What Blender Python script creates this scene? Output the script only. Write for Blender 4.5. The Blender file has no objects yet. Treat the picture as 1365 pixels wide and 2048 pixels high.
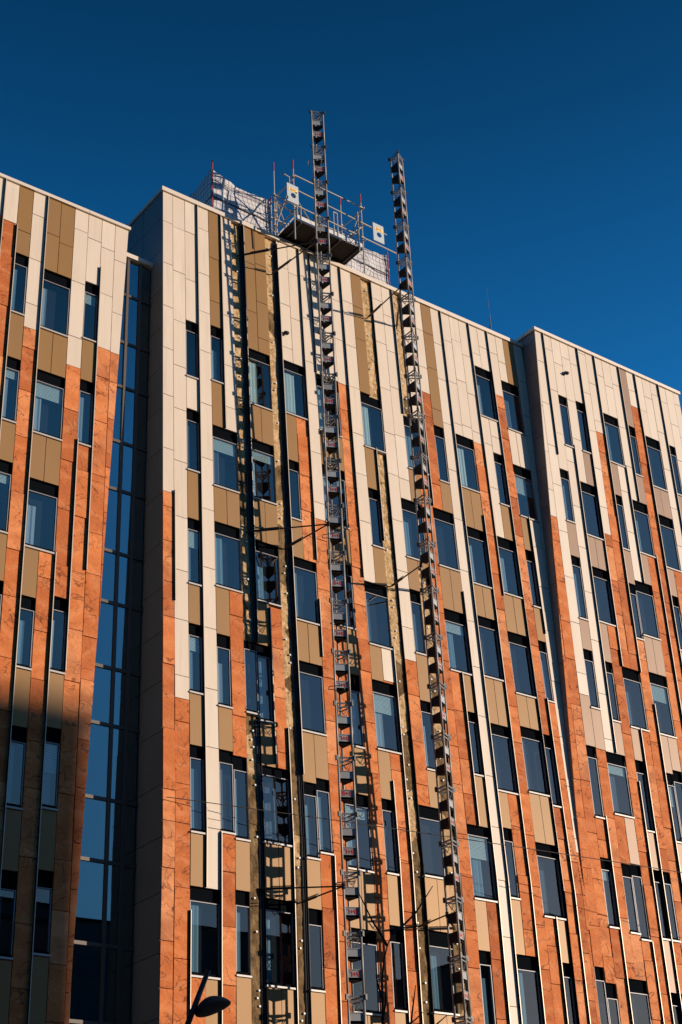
import bpy, bmesh, math, random
from mathutils import Vector, Matrix, noise
random.seed(7)
S = bpy.context.scene
C = S.collection
# ------------------------------------------------------------------ camera, sky, sun, exposure
M = 0.45                       # one facade bay in metres
CZ = -73.798                   # camera height in bays below the roof of the middle wing
EYE = 1.65                     # camera height above the ground in metres
GROUND = CZ - EYE / M          # ground level in bays
def W(x, y, z):                # facade bays -> metres, ground at z = 0
    return Vector((x * M, y * M, (z - GROUND) * M))
def aim(a, p, r):
    f = Vector((math.sin(a) * math.cos(p), math.cos(a) * math.cos(p), math.sin(p)))
    rt = Vector((math.cos(a), -math.sin(a), 0)); up = rt.cross(f)
    R = math.cos(r) * rt + math.sin(r) * up; U = -math.sin(r) * rt + math.cos(r) * up
    return Matrix((R, U, -f)).transposed()
cam = bpy.data.cameras.new('camera'); cam.sensor_fit = 'VERTICAL'; cam.sensor_height = 36; cam.sensor_width = 24
cam.lens = 3025.18 / 2048 * 36; cam.clip_end = 5000; cam.clip_start = 0.1
co = bpy.data.objects.new('camera', cam); C.objects.link(co)
co.matrix_world = Matrix.Translation(W(-41.4868, -72.5921, CZ)) @ aim(0.661253, 0.513962, -0.0465276).to_4x4()
S.camera = co
SUN_K, SUN_EL = 1.08, math.radians(9.5)
sdir = Vector((SUN_K, -1, 0)).normalized() * math.cos(SUN_EL) + Vector((0, 0, math.sin(SUN_EL)))   # towards the sun
wd = bpy.data.worlds.new('World'); S.world = wd; wd.use_nodes = True
nt = wd.node_tree; nt.nodes.clear()
sky = nt.nodes.new('ShaderNodeTexSky'); sky.sky_type = 'NISHITA'; sky.sun_disc = False
sky.sun_elevation = SUN_EL; sky.sun_rotation = math.atan2(sdir.x, sdir.y)
sky.air_density = 1.0; sky.dust_density = 0.4; sky.ozone_density = 6.0
hs = nt.nodes.new('ShaderNodeHueSaturation'); hs.inputs['Saturation'].default_value = 1.1; hs.inputs['Hue'].default_value = .4945
bg = nt.nodes.new('ShaderNodeBackground'); bg.inputs['Strength'].default_value = 0.15
wo = nt.nodes.new('ShaderNodeOutputWorld')
tc = nt.nodes.new('ShaderNodeTexCoord'); sx = nt.nodes.new('ShaderNodeSeparateXYZ'); rp = nt.nodes.new('ShaderNodeValToRGB'); ml = nt.nodes.new('ShaderNodeVectorMath'); ml.operation = 'MULTIPLY'
el = rp.color_ramp.elements                     # clear winter sky: deep towards the zenith, paler lower down
for p_, v_ in ((.30, 1.0), (.45, .86), (.60, .62)): el.new(p_)
for e_, (p_, v_) in zip(el, ((0., .12), (.22, .42), (.54, 1.0), (.69, .53), (.84, .20))): e_.position = p_; e_.color = (v_, v_, v_, 1)
nt.links.new(tc.outputs['Generated'], sx.inputs[0]); nt.links.new(sx.outputs[2], rp.inputs[0]); nt.links.new(hs.outputs[0], ml.inputs[0]); nt.links.new(rp.outputs[0], ml.inputs[1])
nt.links.new(sky.outputs[0], hs.inputs['Color']); nt.links.new(ml.outputs[0], bg.inputs[0]); nt.links.new(bg.outputs[0], wo.inputs[0])
sl = bpy.data.lights.new('sun', 'SUN'); sl.energy = 3.65; sl.angle = math.radians(0.5); sl.color = (1.0, 0.86, 0.70)
so = bpy.data.objects.new('sun', sl); C.objects.link(so); so.rotation_euler = sdir.to_track_quat('Z', 'Y').to_euler()
S.view_settings.view_transform = 'Standard'; S.view_settings.look = 'None'; S.view_settings.exposure = 0.5; S.view_settings.gamma = 1.0
S.view_settings.use_curve_mapping = False
# ------------------------------------------------------------------ helpers
def mat(name, col, rough=.6, metal=0., spec=.5):
    m = bpy.data.materials.new(name); m.use_nodes = True
    b = m.node_tree.nodes['Principled BSDF']
    b.inputs['Base Color'].default_value = (*col, 1); b.inputs['Roughness'].default_value = rough
    b.inputs['Metallic'].default_value = metal; b.inputs['Specular IOR Level'].default_value = spec
    return m
class NT:
    def __init__(s, m): s.t = m.node_tree; s.b = s.t.nodes['Principled BSDF']
    def n(s, ty, **k):
        x = s.t.nodes.new('ShaderNode' + ty)
        for a, v in k.items():
            if a.startswith('i_'): x.inputs[a[2:].replace('_', ' ')].default_value = v
            else: setattr(x, a, v)
        return x
    def l(s, a, b): s.t.links.new(a, b)
    def mix(s, fac, a, b, mode='MIX'):
        x = s.t.nodes.new('ShaderNodeMix'); x.data_type = 'RGBA'; x.blend_type = mode
        for sock, v in ((x.inputs[0], fac), (x.inputs[6], a), (x.inputs[7], b)):
            if hasattr(v, 'is_linked'): s.l(v, sock)
            elif isinstance(v, tuple): sock.default_value = (*v, 1)
            else: sock.default_value = v
        return x.outputs[2]
    def ramp(s, src, stops):
        r = s.t.nodes.new('ShaderNodeValToRGB'); e = r.color_ramp.elements
        while len(e) < len(stops): e.new(.5)
        for q, (p, c) in zip(e, stops): q.position = p; q.color = (*c, 1) if isinstance(c, tuple) else (c, c, c, 1)
        s.l(src, r.inputs[0]); return r.outputs[0]
    def bump(s, h, st, dist=.02):
        x = s.n('Bump'); x.inputs['Strength'].default_value = st; x.inputs['Distance'].default_value = dist
        s.l(h, x.inputs['Height']); s.l(x.outputs[0], s.b.inputs['Normal'])
def tex_noise(k, vec, scale, detail=4, rough=.55, dist=0.):
    x = k.n('TexNoise'); x.inputs['Scale'].default_value = scale; x.inputs['Detail'].default_value = detail
    x.inputs['Roughness'].default_value = rough; x.inputs['Distortion'].default_value = dist
    k.l(vec, x.inputs['Vector']); return x.outputs['Fac']
def coords(k, sc=(1, 1, 1), panel_shift=True):
    g = k.n('NewGeometry'); mp = k.n('Mapping'); mp.inputs['Scale'].default_value = sc
    k.l(g.outputs['Position'], mp.inputs['Vector'])
    if not panel_shift: return mp.outputs[0], None
    a = k.n('Attribute', attribute_name='pv'); v = k.n('VectorMath', operation='SCALE'); v.inputs[0].default_value = (13., 7., 29.)
    k.l(a.outputs['Fac'], v.inputs['Scale']); ad = k.n('VectorMath', operation='ADD')
    k.l(mp.outputs[0], ad.inputs[0]); k.l(v.outputs[0], ad.inputs[1]); return ad.outputs[0], a.outputs['Fac']
# pale composite cladding
m_cream = mat('pale_cladding', (.70, .55, .41), .55); k = NT(m_cream); v, pv = coords(k, (1, 1, .35))
f = tex_noise(k, v, 1.6); c1 = k.mix(f, (.66, .53, .405), (.82, .68, .54)); f2 = tex_noise(k, coords(k, (6, 6, .5))[0], 2.)
c1 = k.mix(k.ramp(f2, [(.35, 0.), (.75, .22)]), c1, (.55, .42, .31)); c1 = k.mix(k.ramp(pv, [(0., 0.), (1., .42)]), c1, (.62, .47, .34)); c1 = k.mix(k.ramp(tex_noise(k, coords(k, (5, 5, .12))[0], 1.6, 3), [(.56, 0.), (.74, .30)]), c1, (.46, .35, .26))
k.l(c1, k.b.inputs['Base Color'])
# red sandstone, split faced with dark veins
m_stone = mat('red_sandstone', (.5, .2, .08), .8, 0, .2); k = NT(m_stone); v, pv = coords(k)
f = tex_noise(k, v, 1.3, 5, .6); base = k.ramp(f, [(.3, (.55, .150, .043)), (.55, (.71, .218, .066)), (.78, (.84, .305, .11))])
tint = k.ramp(pv, [(0., (.36, .085, .024)), (.3, (.62, .17, .047)), (.7, (.79, .25, .078)), (1., (.87, .38, .17))])
base = k.mix(.66, base, tint)
def cracks(vec, scale, width, seedmap):       # thin wandering cracks where a noise field crosses its mid value
    n_ = tex_noise(k, vec, scale, 5, .5, .6); a = k.n('Math', operation='SUBTRACT'); k.l(n_, a.inputs[0]); a.inputs[1].default_value = .5
    b_ = k.n('Math', operation='ABSOLUTE'); k.l(a.outputs[0], b_.inputs[0]); c_ = k.ramp(b_.outputs[0], [(0., 1.), (width, .35), (width * 2.2, 0.)])
    m_ = k.n('Math', operation='MULTIPLY'); k.l(c_, m_.inputs[0]); k.l(k.ramp(tex_noise(k, vec, seedmap, 2), [(.40, 0.), (.52, 1.)]), m_.inputs[1]); return m_.outputs[0]
v2, _ = coords(k, (1., 1., 1.35)); crk = cracks(v2, 1.5, .009, .8); crk2 = cracks(v, 3.4, .010, 1.3)
base = k.mix(crk, base, (.12, .03, .012)); hm = k.n('Math', operation='MULTIPLY'); k.l(crk2, hm.inputs[0]); hm.inputs[1].default_value = .38
base = k.mix(hm.outputs[0], base, (.20, .05, .018))
wv = k.n('TexWave', wave_type='BANDS', bands_direction='Z', wave_profile='SIN'); wv.inputs['Scale'].default_value = .42; wv.inputs['Distortion'].default_value = 16.; wv.inputs['Detail'].default_value = 4.; wv.inputs['Detail Scale'].default_value = .8
k.l(v, wv.inputs['Vector']); base = k.mix(k.ramp(wv.outputs['Fac'], [(.1, .20), (.5, 0.)]), base, (.40, .10, .032)); base = k.mix(k.ramp(wv.outputs['Fac'], [(.75, 0.), (1., .20)]), base, (.82, .36, .17))
st_ = k.n('Math', operation='MULTIPLY'); k.l(k.ramp(tex_noise(k, v, .8, 3), [(.50, 0.), (.68, .55)]), st_.inputs[0]); k.l(k.ramp(pv, [(.62, 0.), (.70, 1.)]), st_.inputs[1]); base = k.mix(st_.outputs[0], base, (.26, .065, .022))
grain = tex_noise(k, v, 14., 6, .7); base = k.mix(k.ramp(grain, [(.35, .16), (.6, 0.)]), base, (.34, .09, .03))
k.l(base, k.b.inputs['Base Color'])
rel = tex_noise(k, coords(k, (1., 1., 1.6))[0], 2.6, 7, .62, 1.6); k.bump(rel, .55, .06)
# bronze coated sheet
m_bronze = mat('bronze_sheet', (.27, .16, .075), .5, .12, .3); k = NT(m_bronze); v, pv = coords(k, (1, 1, .4))
c1 = k.mix(tex_noise(k, v, 1.2), (.265, .135, .042), (.345, .182, .060)); g = k.n('NewGeometry'); sp = k.n('SeparateXYZ'); k.l(g.outputs['Position'], sp.inputs[0])
c1 = k.mix(k.ramp(pv, [(0., 0.), (1., .35)]), c1, (.285, .165, .080)); k.l(c1, k.b.inputs['Base Color'])
m_sheenbronze = mat('bronze_angle_sheen', (.32, .2, .13), .5, .12, .3); k = NT(m_sheenbronze); v, pv = coords(k, (1, 1, .4))  # right wing bronze: pinkish angle sheen of the metal painted into the colour
c1 = k.mix(tex_noise(k, v, 1.2), (.265, .158, .098), (.335, .21, .135)); k.l(c1, k.b.inputs['Base Color'])
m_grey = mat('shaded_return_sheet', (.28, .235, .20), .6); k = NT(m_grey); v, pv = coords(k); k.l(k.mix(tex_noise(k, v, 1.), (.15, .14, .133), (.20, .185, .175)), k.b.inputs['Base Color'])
m_alu = mat('pale_aluminium', (.46, .42, .39), .5, .15); m_cap = mat('coping_sheet', (.72, .60, .48), .5, .15)
m_fin = mat('fin_shade_sheet', (.02, .02, .022), .6, 0, .1); m_finedge = mat('fin_lit_edge', (.62, .50, .39), .45, .2)  # fin sides coloured for shade, front strip coloured as a sunlit edge
m_black = mat('black_louvre', (.005, .006, .008), .8, 0, .0); m_back = mat('dark_backing', (.03, .031, .033), .9, 0, .0)
m_rail = mat('dark_frame', (.018, .018, .02), .6, 0, .1); m_winframe = mat('window_frame', (.26, .24, .25), .5, .1)
m_room = mat('room_dark', (.05, .055, .06), .9)
m_ins = mat('mineral_wool', (.55, .36, .14), .95, 0, .0); k = NT(m_ins); v, _ = coords(k, (1, 1, 1), False)
f = tex_noise(k, v, 7., 8, .7); wool = k.ramp(f, [(.30, (.12, .07, .03)), (.44, (.48, .30, .145)), (.60, (.70, .47, .26)), (.8, (.84, .64, .42))])
brd = k.ramp(tex_noise(k, coords(k, (1, 1, .5), False)[0], 6., 8, .7), [(.30, (.06, .035, .018)), (.5, (.20, .125, .062)), (.7, (.36, .24, .12))])
vo = k.n('TexVoronoi'); vo.inputs['Scale'].default_value = .9; k.l(v, vo.inputs['Vector']); sc_ = k.n('SeparateColor'); k.l(vo.outputs['Color'], sc_.inputs[0])
sp = k.n('SeparateXYZ'); k.l(v, sp.inputs[0]); mr = k.n('MapRange'); mr.inputs['From Min'].default_value = 27.; mr.inputs['From Max'].default_value = 13.; mr.inputs['To Min'].default_value = .12; mr.inputs['To Max'].default_value = .85; k.l(sp.outputs[2], mr.inputs[0])
lt = k.n('Math', operation='LESS_THAN'); k.l(sc_.outputs[0], lt.inputs[0]); k.l(mr.outputs[0], lt.inputs[1]); k.l(k.mix(lt.outputs[0], wool, brd), k.b.inputs['Base Color']); k.bump(f, 1., .06)
m_wood = mat('weathered_brown_board', (.2, .13, .07), .9, 0, .1); k = NT(m_wood); v, _ = coords(k, (1, 1, .6), False)
f = tex_noise(k, v, 5., 8, .7); c1 = k.ramp(f, [(.30, (.07, .04, .02)), (.5, (.21, .13, .065)), (.66, (.36, .24, .12)), (.8, (.55, .40, .20))]); k.l(c1, k.b.inputs['Base Color']); k.bump(f, 1., .05)
m_pipe = mat('black_pipe', (.02, .02, .022), .35); m_white = mat('white_plastic', (.8, .8, .78), .4)
def glassmat(name, tint, refl, base):
    m = bpy.data.materials.new(name); m.use_nodes = True; t = m.node_tree; t.nodes.clear()
    out = t.nodes.new('ShaderNodeOutputMaterial'); mx = t.nodes.new('ShaderNodeMixShader'); tr = t.nodes.new('ShaderNodeBsdfTransparent'); gl = t.nodes.new('ShaderNodeBsdfGlossy')
    tr.inputs[0].default_value = (*tint, 1); gl.inputs['Color'].default_value = (*base, 1); gl.inputs['Roughness'].default_value = .0
    lf = t.nodes.new('ShaderNodeLayerWeight'); lf.inputs['Blend'].default_value = .5; lw = t.nodes.new('ShaderNodeMath'); lw.operation = 'POWER'; lw.inputs[1].default_value = 4.; t.links.new(lf.outputs['Facing'], lw.inputs[0])
    ma = t.nodes.new('ShaderNodeMath'); ma.operation = 'MULTIPLY_ADD'; ma.inputs[1].default_value = 1 - refl; ma.inputs[2].default_value = refl
    ge = t.nodes.new('ShaderNodeNewGeometry'); no = t.nodes.new('ShaderNodeTexNoise'); no.inputs['Scale'].default_value = .7; bp = t.nodes.new('ShaderNodeBump'); bp.inputs['Strength'].default_value = .008; bp.inputs['Distance'].default_value = .05
    t.links.new(ge.outputs['Position'], no.inputs['Vector']); t.links.new(no.outputs['Fac'], bp.inputs['Height']); t.links.new(bp.outputs[0], gl.inputs['Normal'])
    t.links.new(lw.outputs[0], ma.inputs[0]); t.links.new(ma.outputs[0], mx.inputs[0]); t.links.new(tr.outputs[0], mx.inputs[1]); t.links.new(gl.outputs[0], mx.inputs[2]); t.links.new(mx.outputs[0], out.inputs[0])
    return m
m_glass = glassmat('coated_glass', (.66, .76, .82), .20, (1.0, .74, .60)); m_linkglass = glassmat('blue_glass', (.30, .40, .46), .24, (.75, .98, .95))
m_curtain = mat('grey_blind', (.38, .46, .51), .9); m_curtain2 = mat('teal_blind', (.22, .34, .40), .9); m_curtain3 = mat('slate_blind', (.12, .15, .18), .9); m_green = mat('white_curtain', (.66, .76, .70), .9)
m_steel = mat('galvanised_steel', (.46, .44, .41), .5, .3); k = NT(m_steel); v, _ = coords(k, (1, 1, 1), False); f = tex_noise(k, v, 5., 5)
k.l(k.mix(f, (.15, .145, .14), (.27, .26, .25)), k.b.inputs['Base Color']); k.l(k.ramp(f, [(.3, .35), (.7, .6)]), k.b.inputs['Roughness'])
m_plate = mat('painted_plate', (.36, .37, .38), .55, .1); k = NT(m_plate); v, _ = coords(k, (1, 1, 1), False); f = tex_noise(k, v, 9., 5); f0 = tex_noise(k, v, .55, 2); k.l(k.mix(k.ramp(f0, [(.35, 0.), (.65, .55)]), k.mix(f, (.34, .34, .345), (.50, .50, .50)), (.27, .22, .18)), k.b.inputs['Base Color'])
m_chord = mat('mast_tube', (.60, .54, .46), .5, .1); k = NT(m_chord); v, _ = coords(k, (1, 1, .4), False); f = tex_noise(k, v, 6., 5); k.l(k.mix(f, (.22, .19, .165), (.46, .40, .34)), k.b.inputs['Base Color'])
m_under = mat('shaded_plate', (.02, .02, .022), .7, 0, .1); m_red = mat('red_lettering', (.50, .03, .02), .5); m_redpaint = mat('red_paint', (.45, .045, .03), .5); m_orange = mat('orange_lettering', (.85, .25, .03), .5); m_yellow = mat('yellow_sticker', (.85, .68, .25), .5)  # mast frame undersides and far sides get their shade painted in near black
m_tube = mat('scaffold_tube', (.44, .39, .34), .5, .15); m_deck = mat('plywood_deck', (.035, .03, .027), .85, 0, .2); m_deckedge = mat('alu_toe_board', (.66, .62, .58), .5, .2)
m_panel = mat('white_panel', (.50, .53, .56), .5)
m_dark = mat('black_metal', (.015, .015, .017), .5); m_bark = mat('dark_bark', (.03, .024, .02), .9)
class Mesh:
    def __init__(s): s.v = []; s.f = []; s.p = []; s.mi = []
    def face(s, idx, pv=0., mi=0): s.f.append(idx); s.p.append(pv); s.mi.append(mi)
    def quad(s, a, b, c, d, pv=0., mi=0): i = len(s.v); s.v += [a, b, c, d]; s.face((i, i + 1, i + 2, i + 3), pv, mi)
    def hexa(s, P, pv=0., mi=0):          # 8 points: front 0-3 (ccw from outside), back 4-7
        i = len(s.v); s.v += P
        for q in ((0, 1, 2, 3), (5, 4, 7, 6), (4, 0, 3, 7), (1, 5, 6, 2), (3, 2, 6, 7), (4, 5, 1, 0)): s.face(tuple(i + j for j in q), pv, mi)
    def box(s, a, b, pv=0., mi=0):        # axis aligned in bay units
        (x0, y0, z0), (x1, y1, z1) = a, b
        s.hexa([W(x0, y0, z0), W(x1, y0, z0), W(x1, y0, z1), W(x0, y0, z1), W(x0, y1, z0), W(x1, y1, z0), W(x1, y1, z1), W(x0, y1, z1)], pv, mi)
    def tube(s, a, b, r, n=8, mi=0, r2=None):   # bay-unit end points, metre radius
        a, b = (p if isinstance(p, Vector) else W(*p) for p in (a, b)); d = b - a
        if d.length < 1e-6: return
        d.normalize(); u = d.orthogonal().normalized(); w = d.cross(u); i = len(s.v); r2 = r if r2 is None else r2
        for p, rr in ((a, r), (b, r2)):
            for j in range(n): t = 2 * math.pi * j / n; s.v.append(p + (u * math.cos(t) + w * math.sin(t)) * rr)
        for j in range(n): s.face((i + j, i + (j + 1) % n, i + n + (j + 1) % n, i + n + j), 0., mi)
        s.face(tuple(i + n - 1 - j for j in range(n)), 0., mi); s.face(tuple(i + n + j for j in range(n)), 0., mi)
    def path(s, pts, r, n=8, mi=0):
        for a, b in zip(pts, pts[1:]): s.tube(a, b, r, n, mi)
    def prism(s, tri, z0, z1, mi=0):      # plan polygon in bays extruded between two heights
        i = len(s.v); n = len(tri)
        for z in (z0, z1): s.v += [W(x, y, z) for x, y in tri]
        for j in range(n): s.face((i + j, i + (j + 1) % n, i + n + (j + 1) % n, i + n + j), 0., mi)
        s.face(tuple(i + n - 1 - j for j in range(n)), 0., mi); s.face(tuple(i + n + j for j in range(n)), 0., mi)
    def build(s, name, mats, parent=None, smooth=False):
        me = bpy.data.meshes.new(name); me.from_pydata(s.v, [], s.f)
        for m in (mats if isinstance(mats, (list, tuple)) else [mats]): me.materials.append(m)
        me.polygons.foreach_set('material_index', s.mi)
        at = me.attributes.new('pv', 'FLOAT', 'FACE'); at.data.foreach_set('value', s.p)
        if smooth: me.polygons.foreach_set('use_smooth', [True] * len(s.f))
        me.update(); o = bpy.data.objects.new(name, me); C.objects.link(o)
        if parent:
            o.parent = parent
            base = parent
            off = Vector((0, 0, 0))
            while base: off += base.location; base = base.parent
            me.transform(Matrix.Translation(-off))
        return o
def thing(name, label, cat, at=(0, 0, 0), group=None):
    o = bpy.data.objects.new(name, None); C.objects.link(o); o.location = W(*at); o.empty_display_size = .5
    o['label'] = label; o['category'] = cat
    if group: o['group'] = group
    return o
def tag(o, label=None, cat=None, group=None, kind=None):
    for a, b in (('label', label), ('category', cat), ('group', group), ('kind', kind)):
        if b: o[a] = b
    return o
def letters(txt, size, material):         # a flat mesh of text, centred, in its own xy plane
    cu = bpy.data.curves.new('t', 'FONT'); cu.body = txt; cu.size = size; cu.align_x = 'CENTER'; cu.align_y = 'CENTER'; cu.extrude = .002; cu.offset = .004
    o = bpy.data.objects.new('t', cu); C.objects.link(o); dg = bpy.context.evaluated_depsgraph_get()
    me = bpy.data.meshes.new_from_object(o.evaluated_get(dg)); bpy.data.objects.remove(o); me.materials.clear(); me.materials.append(material); return me
def place_letters(me, pos, xdir, zdir, parent, name='lettering'):
    o = bpy.data.objects.new(name, me); C.objects.link(o)
    x = xdir.normalized(); z = zdir.normalized(); n = x.cross(z)
    mw = Matrix.Translation(pos) @ Matrix((x, z, n)).transposed().to_4x4()
    base = parent; off = Vector((0, 0, 0))
    while base: off += base.location; base = base.parent
    o.parent = parent; o.matrix_local = Matrix.Translation(-off) @ mw; return o
# ------------------------------------------------------------------ facade tables, in bays (z = 0 at the roof of the middle wing)
# windows: wing, bay, bays wide, head top, glass top, glass bottom
DATA_W = [
 ('B', 2, 1, -10.79, -11.63, -15.35), ('B', 2, 1, -18.2, -19.07, -22.82), ('B', 2, 1, -26.63, -27.41, -31.15), ('B', 2, 1, -34.09, -34.86, -38.47),
 ('B', 2, 1, -42.0, -42.77, -47.05), ('B', 2, 2, -50.32, -51.1, -55.0), ('B', 4, 1, -10.41, -11.3, -14.96), ('B', 4, 2, -18.8, -19.7, -23.39),
 ('B', 4, 2, -26.29, -27.11, -30.8), ('B', 4, 1, -34.32, -35.19, -38.92), ('B', 4, 1, -41.91, -42.68, -46.76), ('B', 5, 1, -42.1, -42.97, -47.01),
 ('B', 5, 1, -50.16, -50.99, -54.68), ('B', 7, 2, -11.15, -11.94, -15.73), ('B', 7, 2, -18.85, -19.61, -23.36), ('B', 7, 2, -26.76, -27.53, -31.02),
 ('B', 6, 1, -34.19, -34.83, -38.93), ('B', 7, 1, -34.3, -35.06, -39.28), ('B', 7, 2, -42.35, -42.9, -46.88), ('B', 7, 2, -50.34, -50.99, -55.05),
 ('B', 10, 2, -10.99, -11.72, -15.41), ('B', 10, 1, -19.49, -20.24, -24.01), ('B', 10, 2, -27.13, -27.84, -31.6), ('B', 10, 2, -34.71, -35.46, -39.3),
 ('B', 10, 1, -42.84, -43.62, -47.39), ('B', 11, 1, -42.43, -43.2, -46.94), ('B', 10, 1, -50.57, -51.47, -55.02), ('B', 13, 2, -11.08, -12.11, -15.83),
 ('B', 13, 2, -18.91, -19.65, -23.42), ('B', 13, 2, -26.52, -27.31, -31.17), ('B', 14, 1, -34.7, -35.86, -39.57), ('B', 13, 2, -42.92, -43.69, -47.59),
 ('B', 13, 2, -51.33, -52.13, -55.97), ('B', 17, 2, -11.18, -12.09, -15.83), ('B', 17, 1, -19.55, -20.37, -24.12), ('B', 16, 2, -27.34, -28.16, -31.92),
 ('B', 16, 2, -34.69, -35.55, -39.38), ('B', 16, 1, -42.88, -43.61, -47.48), ('B', 16, 1, -50.83, -51.79, -55.62), ('B', 21, 2, -11.7, -12.71, -16.39),
 ('B', 20, 2, -19.48, -20.37, -24.15), ('B', 20, 1, -26.9, -27.86, -31.64), ('B', 20, 1, -35.32, -36.09, -40.01), ('B', 19, 2, -42.79, -43.61, -47.22),
 ('B', 19, 2, -50.78, -51.7, -55.46), ('B', 24, 1, -11.67, -12.6, -16.5), ('B', 23, 2, -19.31, -20.21, -23.99), ('B', 23, 2, -27.64, -28.53, -32.21),
 ('B', 24, 1, -35.26, -35.96, -39.63), ('B', 23, 2, -43.42, -44.09, -48.13), ('B', 23, 1, -51.56, -52.39, -56.26), ('B', 26, 2, -11.7, -12.6, -16.34),
 ('B', 26, 2, -19.97, -20.8, -24.58), ('B', 26, 2, -27.4, -28.17, -31.99), ('B', 26, 2, -35.7, -36.47, -40.39), ('B', 26, 1, -43.16, -44.02, -47.69),
 ('B', 26, 2, -51.47, -52.37, -56.61), ('B', 29, 2, -4.02, -4.86, -8.73), ('B', 30, 1, -12.12, -12.95, -16.64), ('B', 29, 2, -19.92, -20.81, -24.61),
 ('B', 29, 2, -27.95, -28.79, -32.64), ('B', 29, 2, -35.35, -36.13, -40.0), ('B', 31, 1, -35.52, -36.49, -40.63), ('B', 29, 2, -43.72, -44.62, -48.53),
 ('B', 30, 1, -51.58, -52.45, -56.52), ('B', 32, 2, -4.4, -5.35, -8.97), ('B', 32, 2, -12.53, -13.44, -17.09), ('B', 32, 1, -20.26, -21.18, -24.95),
 ('B', 32, 1, -27.96, -28.82, -32.59), ('A', -11, 1, -12.07, -12.88, -16.48), ('A', -11, 1, -20.01, -20.79, -24.35), ('A', -11, 1, -27.29, -28.07, -31.78),
 ('A', -11, 1, -35.0, -35.82, -39.42), ('A', -9, 2, -12.49, -13.28, -16.89), ('A', -9, 2, -20.19, -20.97, -24.55), ('A', -9, 2, -27.89, -28.69, -32.24),
 ('A', -9, 1, -35.54, -36.31, -39.71), ('A', -9, 1, -43.3, -44.13, -47.61), ('A', -9, 1, -51.11, -52.05, -55.3), ('A', -7, 1, -35.16, -35.89, -39.5),
 ('A', -7, 1, -42.97, -43.79, -47.33), ('A', -7, 1, -50.83, -51.7, -54.93), ('A', -6, 1, -12.19, -12.99, -16.52), ('A', -6, 1, -19.83, -20.66, -24.33),
 ('C', 37, 1, -4.78, -5.65, -9.48), ('C', 39, 1, -4.65, -5.5, -9.37), ('C', 36, 1, -12.2, -13.01, -16.78), ('C', 38, 2, -12.7, -13.56, -17.42),
 ('C', 36, 1, -20.02, -20.82, -25.2), ('C', 36, 1, -27.92, -28.77, -32.42), ('C', 35, 1, -35.71, -36.57, -40.85), ('C', 37, 2, -35.82, -36.67, -40.31),
 ('C', 35, 1, -43.91, -44.73, -48.52), ('C', 37, 1, -44.06, -44.94, -48.67), ('C', 38, 1, -43.93, -44.76, -49.02), ('C', 33, 1, -51.52, -52.37, -55.75),
 ('C', 34, 1, -52.49, -53.45, -56.76), ('C', 36, 2, -52.0, -52.87, -56.6), ('C', 38, 2, -20.39, -21.19, -24.96), ('C', 38, 1, -28.44, -29.29, -33.02),
 ('C', 42, 2, -4.7, -5.56, -9.34), ('C', 42, 1, -12.66, -13.53, -17.52), ('C', 42, 1, -20.77, -21.64, -25.4), ('C', 43, 2, -20.3, -21.22, -24.91),
 ('C', 43, 2, -28.23, -29.11, -33.07), ('C', 40, 2, -28.45, -29.37, -33.13), ('C', 40, 1, -35.9, -36.84, -41.05), ('C', 40, 2, -44.06, -44.88, -48.74),
 ('C', 40, 2, -52.55, -53.36, -57.26), ('C', 45, 1, -4.93, -5.87, -9.62), ('C', 44, 2, -12.53, -13.45, -17.31), ('C', 47, 2, -5.25, -6.2, -10.11),
 ('C', 47, 2, -13.01, -13.94, -17.82), ('C', 47, 1, -20.56, -21.45, -25.25), ('C', 43, 1, -36.32, -37.23, -41.41), ('C', 44, 1, -35.97, -36.84, -40.97),
 ('C', 50, 1, -5.2, -6.08, -9.97)]
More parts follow.
